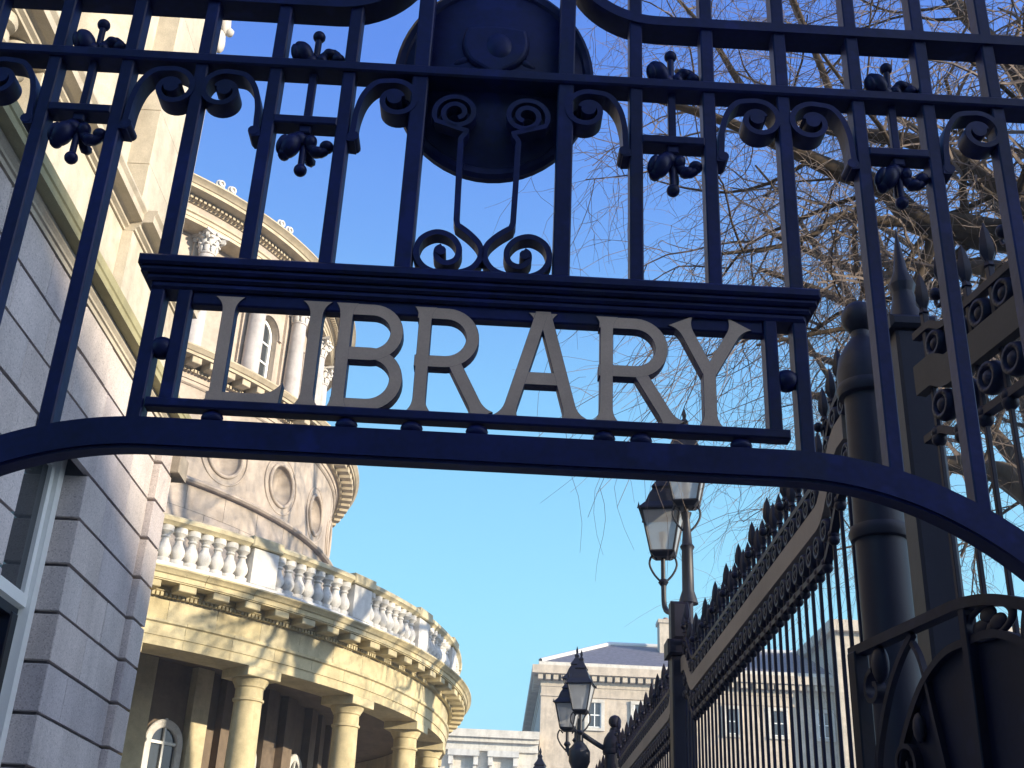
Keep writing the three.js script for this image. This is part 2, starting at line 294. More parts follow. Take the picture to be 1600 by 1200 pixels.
  const bl = part('balustrade', [arc([[11.7, 7.02], [12.12, 7.02], [12.12, 7.1], [12.08, 7.16], [11.7, 7.16]], A0, A1)], M.white, t);
  part('rail', arc([[11.76, 7.79], [12.04, 7.79], [12.06, 7.82], [12.11, 7.85], [12.11, 7.91], [12.07, 7.95], [11.73, 7.96], [11.73, 7.82]], A0, A1), M.colo[3], bl);
  for (const a of PIERS) {
    part('pier', at(chamfer(-.27, .27, 7.165, 7.785, -.24, .13, .008), 11.95, a), M.white, bl);
    part('pier_cap', at(chamfer(-.33, .33, 7.80, 7.99, -.28, .175, .02), 11.95, a), M.colo[3], bl);
    if (a > -40) for (let k = 0; k < 8; k++) part('baluster', at(balG.clone(), 11.93, a - 1.88 - k * 1.163), M.white, bl);
  }
  part('porch_roof', arc([[8.6, 6.85], [11.8, 6.85], [11.8, 7.0], [8.6, 7.02]], A0, A1), M.lead, t);
  // drum plinth of large stones
  for (let a = A1; a > A0; a -= 6.5) {
    part('plinth_stone', arc([[8.2, 7.0], [8.74, 7.0], [8.74, 9.36], [8.2, 9.36]], a - 6.5 + .03, a - .03, 6), pick(M.drum), t);
    part('plinth_stone', arc([[8.2, 9.366], [8.74, 9.366], [8.74, 9.88], [8.2, 9.88]], a - 3.25 + .03, a + 3.25 - .03, 6), pick(M.drum), t);
  }
  part('base_moulding', arc([[8.2, 9.883], [8.85, 9.883], [8.89, 9.92], [8.89, 9.95], [8.84, 9.99], [8.75, 10.03], [8.70, 10.06], [8.2, 10.06]], A0, A1), M.drum[1], t);
  // roundel stage: real niches cut out of the wall
  const ev = new Evaluator(); ev.attributes = ['position', 'normal', 'uv']; ev.useGroups = false;
  const ROUND = [60.6, 47.6, 34.6, 21.7, 8.6, -4.4];
  {
    let b = new Brush(clean(arc([[8.0, 10.06], [8.58, 10.06], [8.58, 12.0], [8.0, 12.0]], A0, A1, 110))); b.updateMatrixWorld();
    for (const a of ROUND) { const c = new Brush(clean(at(new THREE.SphereGeometry(.45, 28, 20).scale(1, 1, .75), 8.62, a, 10.86))); c.updateMatrixWorld(); b = ev.evaluate(b, c, SUBTRACTION); b.updateMatrixWorld(); }
    part('roundel_wall', b.geometry, M.drum[0], t);
    for (const a of ROUND) part('roundel', [at(new THREE.TorusGeometry(.475, .042, 8, 36), 8.59, a, 10.86), at(new THREE.TorusGeometry(.65, .025, 6, 36), 8.57, a, 10.86)], M.drum[1], t);
  }
  part('stage_moulding', arc([[8.0, 12.0], [8.6, 12.0], [8.63, 12.03], [8.63, 12.1], [8.66, 12.11], [8.66, 12.22], [8.71, 12.26], [8.71, 12.32], [8.0, 12.32]], A0, A1), M.drum[1], t);
  for (let a = A1; a > A0; a -= 2.75) part('modillion', at(chamfer(-.115, .115, 12.30, 12.44, 0, .36, .012), 8.69, a), M.drumTop, t);
  { const g = []; for (let a = A1; a > A0; a -= .55) g.push(at(span(-.025, .025, 12.23, 12.298, 0, .07), 8.7, a)); const d = part('dentil_course', g, M.drumTop, t); d.userData.kind = 'stuff'; }
  part('stage_cornice', arc([[7.6, 12.44], [9.09, 12.44], [9.09, 12.5], [9.12, 12.51], [9.16, 12.56], [9.19, 12.59], [9.19, 12.62], [7.6, 12.63]], A0, A1), M.drumTop, t);
  // upper storey with arched windows
  {
    let b = new Brush(clean(arc([[7.0, 12.62], [7.6, 12.62], [7.6, 16.2], [7.0, 16.2]], A0, A1, 110))); b.updateMatrixWorld();
    const WIN = [47.6, 21.2, -4.4];
    for (const a of WIN) {
      const sh = new THREE.Shape(); sh.moveTo(-.42, 0); sh.lineTo(.42, 0); sh.lineTo(.42, 1.75); sh.absarc(0, 1.75, .42, 0, Math.PI); sh.lineTo(-.42, 0);
      const c = new Brush(clean(at(new THREE.ExtrudeGeometry(sh, { depth: .5, bevelEnabled: false, curveSegments: 16 }).translate(0, 0, -.28), 7.6, a, 13.15))); c.updateMatrixWorld(); b = ev.evaluate(b, c, SUBTRACTION); b.updateMatrixWorld();
    }
    part('upper_wall', b.geometry, M.drum[1], t);
    for (const a of ROUND.filter((a) => !WIN.includes(a) && a !== 21.7)) part('wall_panel', [at(span(-.5, -.42, 12.9, 15.5, 0, .05), 7.59, a), at(span(.42, .5, 12.9, 15.5, 0, .05), 7.59, a), at(span(-.42, .42, 15.42, 15.5, 0, .05), 7.6, a)], M.drum[1], t);
    for (const a of WIN) {
      const sh = new THREE.Shape(); sh.moveTo(-.40, .02); sh.lineTo(.40, .02); sh.lineTo(.40, 1.75); sh.absarc(0, 1.75, .40, 0, Math.PI); sh.lineTo(-.40, .02);
      const ho = new THREE.Path(); ho.moveTo(-.31, .1); ho.lineTo(-.31, 1.75); ho.absarc(0, 1.75, .31, Math.PI, 0, true); ho.lineTo(.31, .1); ho.lineTo(-.31, .1); sh.holes.push(ho);
      const w = part('window', [at(new THREE.ExtrudeGeometry(sh, { depth: .07, bevelEnabled: false, curveSegments: 18 }), 7.38, a, 13.15), ...[.55, 1.05, 1.55].map((y) => at(span(-.31, .31, y, y + .045, .005, .055), 7.38, a, 13.15))], M.sash, t);
      const gl = new THREE.Shape(); gl.moveTo(-.31, .1); gl.lineTo(.31, .1); gl.lineTo(.31, 1.75); gl.absarc(0, 1.75, .31, 0, Math.PI);
      part('pane', at(new THREE.ExtrudeGeometry(gl, { depth: .015, bevelEnabled: false, curveSegments: 18 }), 7.385, a, 13.15), M.glass, w);
      const ar = new THREE.Shape(); ar.absarc(0, 0, .56, 0, Math.PI); ar.absarc(0, 0, .43, Math.PI, 0, true);
      part('window_arch', at(new THREE.ExtrudeGeometry(ar, { depth: .06, bevelEnabled: false, curveSegments: 18 }), 7.59, a, 14.9), M.drum[0], t);
    }
  }
  // Corinthian columns
  const shaftG = lathe([[.001, 12.63], [.30, 12.63], [.30, 12.72], [.26, 12.74], [.27, 12.80], [.225, 12.84], [.21, 12.9], [.205, 14.2], [.18, 15.54], [.2, 15.55], [.2, 15.58], [.001, 15.58]], 24);
  const capGeos = [lathe([[.001, 15.44], [.17, 15.44], [.175, 15.6], [.20, 15.76], [.25, 15.86], [.001, 15.86]], 20)];
  for (let k = 0; k < 2; k++) for (let i = 0; i < 8; i++) {
    const a = R(i * 45 + k * 22.5), y = 15.44 + k * .15;
    const lf = new THREE.SphereGeometry(.07, 8, 6).scale(.95, 1.55, .45).rotateX(.15).translate(0, y + .1, .19 + k * .02).rotateY(a);
    const tip = new THREE.SphereGeometry(.042, 7, 5).scale(1.25, .7, 1).translate(0, y + .19, .235 + k * .025).rotateY(a); capGeos.push(lf, tip);
  }
  for (let i = 0; i < 4; i++) capGeos.push(new THREE.CylinderGeometry(.062, .062, .06, 12).rotateX(Math.PI / 2).rotateY(Math.PI / 2).translate(0, 15.80, .31).rotateY(R(45 + i * 90)), new THREE.SphereGeometry(.04, 6, 5).translate(0, 15.89, .27).rotateY(R(i * 90)));
  { // abacus with hollowed sides
    const s = new THREE.Shape(), c = .31; s.moveTo(-c, -c); s.quadraticCurveTo(0, -c + .12, c, -c); s.quadraticCurveTo(c - .12, 0, c, c); s.quadraticCurveTo(0, c - .12, -c, c); s.quadraticCurveTo(-c + .12, 0, -c, -c);
    capGeos.push(new THREE.ExtrudeGeometry(s, { depth: .07, bevelEnabled: false, curveSegments: 6 }).rotateX(-Math.PI / 2).translate(0, 15.865, 0));
  }
  const capG = mergeGeometries(capGeos.map(clean)).translate(0, .14, 0);
  for (const a of COLS) { const c = part('column', at(shaftG.clone(), 7.88, a), M.shaft, t); part('capital', at(capG.clone(), 7.88, a), M.cap, c); part('pilaster', at(span(-.24, .24, 12.63, 16.07, -.04, .07), 7.6, a), M.drum[1], t); }
  // upper entablature and antefixes
  part('upper_architrave', arc([[7.0, 16.08], [8.09, 16.08], [8.09, 16.16], [8.11, 16.165], [8.11, 16.25], [8.15, 16.27], [8.15, 16.30], [7.0, 16.30]], A0, A1), M.drumTop, t);
  for (let a = A1; a > A0; a -= 4.33) part('upper_frieze_stone', arc([[7.1, 16.303], [8.08, 16.303], [8.08, 16.50], [7.1, 16.50]], a - 4.315, a, 5), pick(M.drum), t);
  part('upper_bed_moulding', arc([[7.1, 16.502], [8.12, 16.502], [8.14, 16.53], [8.2, 16.6], [8.24, 16.63], [7.1, 16.63]], A0, A1), M.drumTop, t);
  { const g = []; for (let a = A1; a > A0; a -= .8) g.push(at(span(-.034, .034, 16.53, 16.61, 0, .13), 8.14, a)); const d = part('dentil_course', g, M.drumTop, t); d.userData.kind = 'stuff'; }
  part('upper_cornice', arc([[7.1, 16.632], [8.53, 16.632], [8.53, 16.71], [8.56, 16.72], [8.59, 16.76], [8.69, 16.81], [8.69, 16.84], [7.1, 16.9]], A0, A1), M.drumTop, t);
  for (const a of COLS) for (const d of [.3, 2.4]) part('antefix', [at(new THREE.SphereGeometry(.13, 10, 8).scale(1, 1.2, .5), 8.46, a + d, 17.02), at(new THREE.TorusGeometry(.065, .028, 6, 12), 8.53, a + d, 17.05), at(box(.28, .12, .2), 8.46, a + d, 16.89)], M.cap, t);
  part('dome', lathe([[7.2, 16.88], [7.0, 17.0], [4, 17.6], [.01, 18.0]], 40), M.lead, t);
}

// ------------------------------------------------------------------ far government range and white link
{
  const Z = -75, t = thing('government_range', 'tan stone government range with slate hip roof and modillion cornice at far end', 'building', [0, 0, Z]);
  part('wall', span(2.7, 40, 0, 16.9, -30, 0), M.far[0], t);
  part('frieze', span(2.66, 40, 16.9, 17.25, -30, .05), M.far[1], t);
  part('string_course', span(2.66, 40, 16.3, 16.45, -30, .08), M.far[0], t);
  for (let i = 0; i < 56; i++) part('modillion', box(.3, .32, .42, 2.62 + i * .48, 17.42, .26), M.far[1], t);
  for (let i = 0; i < 8; i++) part('modillion', box(.42, .32, .3, 2.44, 17.42, -.4 - i * .5), M.far[1], t);
  part('cornice', span(2.1, 40.4, 17.6, 18.1, -30.4, .62), M.far[0], t);
  part('blocking_course', span(2.5, 40, 18.1, 18.4, -29.8, .2), M.farWhite, t);
  const s = new THREE.BufferGeometry(), P = [], A = [2.6, 18.41, .1], B = [40, 18.41, .1], Cc = [40, 21.35, -7], D = [7.6, 21.35, -7], E2 = [2.6, 18.41, -14];
  P.push(...A, ...B, ...Cc, ...A, ...Cc, ...D, ...A, ...D, ...E2); s.setAttribute('position', new THREE.Float32BufferAttribute(P, 3)); s.computeVertexNormals();
  const rf = part('roof', s, M.slate, t);
  part('ridge_roll', [tube([V(2.6, 18.45, .1), V(7.6, 21.4, -7)], .16, 2, 6), tube([V(7.6, 21.4, -7), V(40, 21.4, -7)], .16, 2, 6)], M.lead, rf);
  const ch = part('chimney', [span(10.8, 11.8, 18.6, 22.5, -6, -4.8), span(10.7, 11.9, 22.5, 22.75, -6.1, -4.7)], M.far[1], t);
  part('chimney_pot', lathe([[.2, 22.75], [.16, 23.0], [.12, 23.0], [.12, 22.8]], 10).translate(11.3, 0, -5.4), M.brick, ch);
  for (let i = 0; i < 11; i++) for (const y of [14.5, 9.9]) {
    const x = 6.05 + i * 2.85;
    const w = part('window', [span(x - .62, x + .62, y - .2, y - .04, .002, .16), span(x - .62, x - .4, y - .04, y + 1.5, .002, .12), span(x + .4, x + .62, y - .04, y + 1.5, .002, .12), span(x - .62, x + .62, y + 1.5, y + 1.7, .002, .14)], M.farWhite, t);
    part('frame', [span(x - .4, x - .34, y, y + 1.5, .004, .06), span(x + .34, x + .4, y, y + 1.5, .004, .06), span(x - .03, x + .03, y, y + 1.5, .004, .055), span(x - .34, x + .34, y + .72, y + .79, .004, .05), span(x - .34, x + .34, y, y + .06, .004, .052)], M.sash, w);
    part('pane', span(x - .34, x + .34, y, y + 1.48, .0025, .02), M.glass, w);
  }
  part('centre_block', span(21, 40, 0, 20.8, -20, 1.4), M.far[1], t);
  part('centre_cornice', span(20.6, 40.4, 20.8, 21.5, -20.4, 1.9), M.far[0], t);
  const l = thing('white_link', 'low white stone range with brackets under its cornice between rotunda and tan range', 'building', [0, 0, -74.7]);
  part('wall', span(-14, 2.6, 0, 12.75, -6, 0), M.farWhite, l);
  part('cornice', [span(-14, 2.66, 13.5, 13.95, -6, .6), span(-14, 2.64, 13.25, 13.5, -6, .4)], M.farWhite, l);
  part('string_course', span(-14, 2.62, 12.75, 12.9, -6, .2), M.farWhite, l);
  part('frieze', span(-14, 2.6, 12.9, 13.25, -6, .1), M.white, l);
  for (let i = 0; i < 5; i++) { const x = .5 - i * 2.4; const w = part('window', [span(x - .95, x + .95, 12.4, 12.75, 0, .5), span(x - .9, x - .62, 11.9, 12.4, 0, .4), span(x + .62, x + .9, 11.9, 12.4, 0, .4), span(x - .8, x - .6, 8, 12.4, 0, .15), span(x + .6, x + .8, 8, 12.4, 0, .15)], M.white, l); part('pane', span(x - .6, x + .6, 8, 11.0, .01, .04), M.glass, w); }
}

// ------------------------------------------------------------------ bare tree
function growTree(t, twigMat, dens = 1) {
  const limbs = [], twigs = [];
  function branch(pts, r0, r1, list, rad, seg) {
    const c = new THREE.CatmullRomCurve3(pts), n = seg, fr = c.computeFrenetFrames(n, false), P = [], ring = [];
    for (let i = 0; i <= n; i++) {
      const p = c.getPoint(i / n), r = r0 + (r1 - r0) * i / n, row = [];
      for (let k = 0; k < rad; k++) { const a = k / rad * Math.PI * 2; row.push(p.clone().addScaledVector(fr.normals[i], Math.cos(a) * r).addScaledVector(fr.binormals[i], Math.sin(a) * r)); }
      ring.push(row);
    }
    for (let i = 0; i < n; i++) for (let k = 0; k < rad; k++) { const a = ring[i][k], b = ring[i][(k + 1) % rad], d = ring[i + 1][k], e = ring[i + 1][(k + 1) % rad]; for (const v of [a, d, e, a, e, b]) P.push(v.x, v.y, v.z); }
    list.push(P);
    return c;
  }
  const rv = (s) => V(rr(-s, s), rr(-s, s), rr(-s, s));
  function grow(p, d, len, r, level) {   // a wandering branch with children
    const pts = [p.clone()], q = p.clone(), dir = d.clone().normalize(), n = 4;
    for (let i = 0; i < n; i++) { dir.add(rv(level < 2 ? .38 : .4)); dir.y += level >= 2 ? -.12 : .02; dir.normalize(); q.addScaledVector(dir, len / n); pts.push(q.clone()); }
    const thin = level >= 2, c = branch(pts, r, r * (thin ? .45 : .4), thin ? twigs : limbs, thin ? 3 : 6, thin ? 6 : 8);
    if (level >= 4) return;
    const kids = Math.round([7, 6, 5, 3][level] * (level > 1 ? dens : 1));
    for (let i = 0; i < kids; i++) {
      const u = .18 + .82 * (i + rnd()) / kids, s = c.getPoint(Math.min(u, 1)), tg = c.getTangent(Math.min(u, 1));
      const side = rv(1); side.y = side.y * .7 + (level < 2 ? .25 : -.08); side.addScaledVector(tg, -side.dot(tg)).normalize();
      grow(s, tg.clone().multiplyScalar(.55).add(side.multiplyScalar(rr(.6, 1))), len * rr(.5, .8), Math.max(.0029, r * rr(.36, .5)), level + 1);
    }
  }
  const bz = (pts) => pts.map((p) => V(...p));
  branch(bz([[6.4, 0, -9.9], [6.3, 2.5, -9.8], [6.0, 5, -9.7], [5.5, 7, -9.5], [5.3, 7.7, -9.5]]), .34, .24, limbs, 10, 10);
  const mains = [
    [[[5.4, 7.4, -9.5], [4.81, 8.0, -9.5], [4.5, 8.02, -9.5], [4.15, 8.1, -9.5], [3.8, 8.14, -9.5], [3.55, 8.5, -9.5], [3.03, 8.63, -9.4], [2.57, 8.78, -9.3], [1.98, 8.98, -9.2], [1.3, 9.3, -9.3]], .21, .03],
    [[[3.79, 8.12, -9.5], [3.5, 8.0, -9.3], [3.25, 7.93, -9.2], [2.91, 7.89, -9.1], [2.68, 7.63, -9], [2.34, 7.47, -9], [1.8, 7.3, -8.9]], .06, .015],
    [[[3.95, 8.1, -9.5], [3.91, 7.87, -9.5], [3.79, 7.6, -9.5], [3.68, 7.35, -9.4], [3.45, 7.05, -9.4], [3.07, 6.91, -9.4], [2.69, 6.81, -9.4], [2.18, 6.67, -9.4]], .07, .012],
    [[[4.55, 8.0, -9.5], [4.46, 7.8, -9.5], [4.36, 7.5, -9.5], [4.2, 7.1, -9.5], [4.0, 6.7, -9.5]], .06, .02],
    [[[5.3, 7.6, -9.5], [4.9, 8.8, -9.9], [4.3, 9.6, -10.2], [3.4, 9.9, -10.4], [2.5, 10.3, -10.5], [1.7, 10.8, -10.6]], .13, .03],
    [[[5.3, 7.6, -9.5], [5.2, 9.4, -9.4], [4.7, 10.8, -9.6], [4.0, 11.9, -9.7], [3.0, 12.8, -9.9]], .13, .03],
    [[[5.3, 7.6, -9.5], [5.6, 9.6, -9.2], [6.0, 11.4, -8.9], [6.1, 13, -8.6]], .14, .03],
    [[[5.4, 7.5, -9.5], [6.4, 9, -10.2], [7.2, 10.6, -11], [7.8, 12, -11.6]], .13, .03],
    [[[5.4, 7.4, -9.6], [5.2, 8.6, -11], [4.8, 9.6, -12.6], [4.6, 10.6, -14]], .13, .03],
    [[[5.4, 7.4, -9.4], [6.2, 8.8, -8.2], [6.8, 10.2, -6.8], [7.0, 11.4, -5.6]], .13, .03],
    [[[2.57, 8.78, -9.3], [2.2, 9.8, -9.6], [1.95, 10.6, -9.8], [1.5, 11.5, -10]], .05, .015],
    [[[3.2, 8.6, -9.4], [3.0, 9.6, -9.3], [2.6, 10.8, -9.1], [2.4, 11.8, -9]], .05, .015],
  ];
  for (const [pts, r0, r1] of mains) {
    const c = branch(bz(pts), r0, r1, limbs, 8, 18), L = c.getLength(), kids = Math.round(L * 2.7 * dens);
    for (let i = 0; i < kids; i++) {
      const u = .12 + .88 * (i + rnd()) / kids, s = c.getPoint(Math.min(1, u)), tg = c.getTangent(Math.min(1, u));
      const side = rv(1); side.y = side.y * .8 + .12; side.addScaledVector(tg, -side.dot(tg)).normalize();
      grow(s, tg.clone().multiplyScalar(.5).add(side), rr(1.1, 2.1), Math.max(.012, (r0 + (r1 - r0) * u) * .28), 1 + (rnd() < .25 ? 1 : 0));
    }
  }
  // long bare whips drooping on the left of the crown
  for (let i = 0; i < 46 * dens; i++) { const s = V(rr(1.5, 3.0), rr(6.5, 7.6), rr(-10.4, -8.8)); grow(s, V(rr(-1, -.5), rr(-.75, -.25), rr(-.3, .3)), rr(1.3, 2.3), .0048, 3); }
  const geo = (list) => { let n = 0; for (const l of list) n += l.length; const a = new Float32Array(n); let o = 0; for (const l of list) { a.set(l, o); o += l.length; } const g = new THREE.BufferGeometry(); g.setAttribute('position', new THREE.BufferAttribute(a, 3)); g.computeVertexNormals(); return g; };
  part('trunk', toCreasedNormals(geo(limbs), 1.2), M.bark, t);
  const tw = part('crown', geo(twigs), twigMat, t); tw.userData.kind = 'stuff';
}
growTree(thing('bare_tree', 'leafless tree with tangled drooping twigs above the railings on the right', 'tree'), M.twig, .82);
// two more, farther back; their boughs throw their shadow on the rotunda
for (const [label, pos, sc, sd, d] of [['taller leafless tree farther back, seen through the twigs of the nearer one', [2.1, .6, -4.6], 1.1, 4242, .6], ['farthest leafless tree, highest of the three behind the railings', [3.0, 0, -8.0], 1.22, 991, .55]]) {
  const t2 = thing('bare_tree', label, 'tree', pos); seed = sd; growTree(t2, M.twig, d); t2.scale.set(sc, sc, sc);
}

// ------------------------------------------------------------------ railings on the right
const RAIL = 3.66;
function bay(name, label, A, B, parentGroup) {   // A far end, B near end, both [x, z]
  const dx = B[0] - A[0], dz = B[1] - A[1], L = Math.hypot(dx, dz), t = thing(name, label, 'railing', [A[0], 0, A[1]], Math.atan2(-dz, dx), parentGroup);   // local x runs from A to B
  const sm = (e) => { const k = THREE.MathUtils.clamp(L < 3 ? (e - .1) / .12 : (e - .12) / .45, 0, 1); return 1 - k * k * (3 - 2 * k); };
  const up = (s) => (L < 3 ? .05 : .26) * sm(Math.min(s, L - s));
  const n = Math.round(L / .15), pts = []; for (let i = 0; i <= 80; i++) pts.push([L * i / 80, RAIL + .05 + up(L * i / 80)]);
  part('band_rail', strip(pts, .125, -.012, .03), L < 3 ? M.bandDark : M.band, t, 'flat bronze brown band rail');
  part('rail', strip(pts.map(([x, y]) => [x, y - .25]), .03, -.02, .02), M.ironFar, t);
  part('rail', strip(pts.map(([x, y]) => [x, y + .2]), .03, -.018, .018), M.ironFar, t);
  part('rail', chamfer(0, L, 1.0, 1.05, -.02, .02), M.ironFar, t);
  part('plinth', span(0, L, 0, .8, -.18, .18), M.granite[2], t);
  const rings = [];
  for (let i = 0; i < n; i++) {
    const s = (i + .5) * L / n, u = up(s), h = RAIL + u;
    part('bar', chamfer(s - .009, s + .009, .8, h, -.0085, .0085, .002), M.ironFar, t);
    const tall = i % 3 === 1, y = h + .11, e = y + .34 + (tall ? .09 : 0);
    const spear = [chamfer(s - .012, s + .012, y, e - .1, -.012, .012, .002), lathe([[.001, e - .14], [.022, e - .13], [.014, e - .11], [.03, e - .075], [.027, e - .03], [.016, e + .02], [.001, e + .06]], 6).translate(s, 0, 0)];
    if (tall) for (const q of [-1, 1]) spear.push(new THREE.TorusGeometry(.026, .009, 5, 10).translate(s + q * .034, e - .17, 0), new THREE.SphereGeometry(.026, 8, 6).translate(0, e - .17, q * .035).translate(s, 0, 0));
    part('spear', spear, M.ironFar, t);
    const m = s + L / n / 2;
    rings.push(new THREE.SphereGeometry(.036, 10, 8).translate(m, RAIL + up(m) - .095, 0), new THREE.SphereGeometry(.033, 10, 8).translate(m, RAIL + up(m) + .165, 0), new THREE.TorusGeometry(.048, .017, 6, 14).scale(1, 1, 2).translate(m, RAIL + up(m) - .095, 0), new THREE.TorusGeometry(.044, .017, 6, 14).scale(1, 1, 2).translate(m, RAIL + up(m) + .165, 0), new THREE.SphereGeometry(.03, 8, 6).translate(s, h - .2, 0), new THREE.SphereGeometry(.03, 8, 6).translate(s, h - .225, 0));
  }
  const f = part('scroll_frieze', rings, M.ironFar, t); f.userData.kind = 'stuff';
  return t;
}
bay('iron_railing', 'dark spiked railing with brown band nearest the gate, flaring outward past the ball post', [1.62, -4.2], [1.98, -2.25], 'railing bays along the path');
bay('iron_railing', 'long dark spiked railing with brown band between ball post and near lantern pier', [1.6, -10.28], [1.6, -5.12], 'railing bays along the path');
bay('iron_railing', 'dark spiked railing with brown band beyond the near lantern pier', [1.57, -15.82], [1.6, -10.52], 'railing bays along the path');
bay('iron_railing', 'farthest dark spiked railing, low behind the small ball post', [1.42, -23], [1.55, -16.2], 'railing bays along the path');
function pier(label, x, z, w, kind) {
  const t = thing('railing_pier', label, 'post', [x, 0, z], 0, 'piers of the railing');
  if (kind === 'ball') part('shaft', [lathe([[w / 2, .3], [w / 2 - .004, 3.36], [w / 2 - .012, 4.06], [.001, 4.06]], 28), chamfer(-w / 2 - .04, w / 2 + .04, 0, .3, -w / 2 - .04, w / 2 + .04, .02)], M.pier, t);
  else part('shaft', [chamfer(-w / 2, w / 2, .3, 4.06, -w / 2, w / 2, .012), chamfer(-w / 2 - .04, w / 2 + .04, 0, .3, -w / 2 - .04, w / 2 + .04, .02)], M.pier, t);
  if (kind === 'ball') {
    for (const y of [3.36, 4.06]) part('moulding', lathe([[w / 2 - .02, y - .01], [w / 2 + .012, y], [w / 2 + .022, y + .03], [w / 2 + .012, y + .06], [w / 2 - .02, y + .07]], 28), M.pier, t);
    part('dome', lathe([[w * .55, 4.12], [w * .56, 4.18], [w * .5, 4.26], [w * .34, 4.33], [w * .2, 4.37], [w * .2, 4.40], [.001, 4.40]], 20), M.pier, t);
    part('ball', new THREE.SphereGeometry(.085, 20, 14).translate(0, 4.48, 0), M.pier, t);
  } else if (kind === 'spire') {
    part('moulding', chamfer(-w / 2 - .025, w / 2 + .025, 4.06, 4.12, -w / 2 - .025, w / 2 + .025, .015), M.pier, t);
    part('finial', lathe([[w * .5, 4.12], [w * .35, 4.22], [w * .3, 4.27], [w * .38, 4.31], [w * .2, 4.38], [.001, 4.6]], 10), M.pier, t);
  } else part('cap', [chamfer(-w / 2 - .04, w / 2 + .04, 4.06, 4.2, -w / 2 - .04, w / 2 + .04, .02), chamfer(-w / 2, w / 2, 4.2, 4.55, -w / 2, w / 2, .03)], M.pier, t);
  return t;
}
pier('round iron railing post topped by a domed cap and ball, close behind the gate', 1.655, -4.98, .23, 'ball');
pier('square iron post with short pointed finial beside the gate, in front of the ball post', 1.655, -4.38, .15, 'spire');
pier('dark iron pier that carries the near pair of lanterns', 1.6, -10.4, .2, 'cap');
pier('small distant iron post with ball finial in front of the tan range', 1.56, -16.0, .28, 'ball');

// ------------------------------------------------------------------ lanterns
function lanternAt(t, x, y, z, s) {   // square lantern, y = bottom of the glass body
  const H = .42 * s, rb = .16 * s, rt = .275 * s, hex = (r, yy, k) => { const a = R(90 * k + 58); return V(x + r * Math.cos(a), yy, z + r * Math.sin(a)); };
  const fr = [], six = (pts) => new THREE.LatheGeometry(pts.map((p) => new THREE.Vector2(...p)), 4, R(90 - 58)).toNonIndexed().translate(x, y, z);
  for (let k = 0; k < 4; k++) { fr.push(new THREE.TubeGeometry(new THREE.LineCurve3(hex(rb, y, k), hex(rt, y + H, k)), 1, .013 * s, 5)); fr.push(new THREE.TubeGeometry(new THREE.LineCurve3(hex(rb, y, k), hex(rb, y, k + 1)), 1, .014 * s, 5)); fr.push(new THREE.TubeGeometry(new THREE.LineCurve3(hex(rt, y + H, k), hex(rt, y + H, k + 1)), 1, .016 * s, 5)); }
  for (let k = 0; k < 4; k++) fr.push(new THREE.ConeGeometry(.018 * s, .07 * s, 5).translate(0, .03 * s, 0).translate(hex(rt * 1.12, y + H, k).x, y + H, hex(rt * 1.12, y + H, k).z));
  const flat = (g) => { g.computeVertexNormals(); return g; };
  fr.push(flat(six([[.001, -.05 * s], [rb * .7, -.045 * s], [rb, -.015 * s], [rb, 0]])), flat(six([[rt * 1.15, H], [rt * 1.1, H + .02 * s], [rt * .8, H + .09 * s], [rt * .62, H + .19 * s], [rt * .45, H + .25 * s], [rt * .52, H + .27 * s], [rt * .3, H + .34 * s], [rt * .16, H + .40 * s], [rt * .2, H + .43 * s], [.02 * s, H + .47 * s], [.03 * s, H + .51 * s], [.001, H + .6 * s]])));
  const m = part('lantern', fr, M.lampIron, t);
  for (let k = 0; k < 4; k++) { const g = new THREE.BufferGeometry(), a = hex(rb * .97, y + .01, k), b = hex(rb * .97, y + .01, k + 1), c = hex(rt * .97, y + H - .01, k + 1), d = hex(rt * .97, y + H - .01, k); g.setAttribute('position', new THREE.Float32BufferAttribute([a, b, c, a, c, d].flatMap((v) => [v.x, v.y, v.z]), 3)); g.computeVertexNormals(); part('pane', g, M.lampGlass, m); }
  part('burner', lathe([[.001, 0], [.03 * s, 0], [.022 * s, .1 * s], [.04 * s, .13 * s], [.04 * s, .22 * s], [.001, .24 * s]], 10).translate(x, y, z), M.lead, m);
}
function lampCluster(label, base, lamps, mount) {
  const t = thing('street_lamp', label, 'lamp', base, 0, 'lanterns along the railing');
  part('stem', mount, M.lampIron, t);
  for (const [x, y, z, s, sy] of lamps) {
    lanternAt(t, x, y, z, s);
    part('bracket', [tube([V(x, sy, z), V(x, y - .04 * s, z)], .022, 2, 7), lathe([[.03, -.03], [.05, 0], [.03, .03]], 10).translate(x, sy + .1, z), tube([V(x - .02, y - .28, z), V(x - .09, y - .2, z), V(x - .13, y - .1, z), V(x - .1, y - .02, z), V(x - .06, y - .06, z)], .011, 12, 5), tube([V(x + .02, y - .28, z), V(x + .09, y - .2, z), V(x + .13, y - .1, z), V(x + .1, y - .02, z), V(x + .06, y - .06, z)], .011, 12, 5)], M.lampIron, t);
  }
}
lampCluster('pair of black glazed lanterns on the nearer railing pier, just under the gate beam', [1.64, 4.55, -10.4],
  [[.03, .95, 0, .97, .1], [-.13, .60, -.45, .95, .22]],
  [lathe([[.001, 0], [.09, 0], [.075, .06], [.055, .12], [.052, .5], [.068, .53], [.048, .56], [.03, .8], [.05, .86], [.001, .86]], 12).translate(.03, 0, 0), tube([V(.03, .1, 0), V(-.05, -.02, -.2), V(-.12, .06, -.42), V(-.13, .3, -.45)], .026, 14, 6)]);
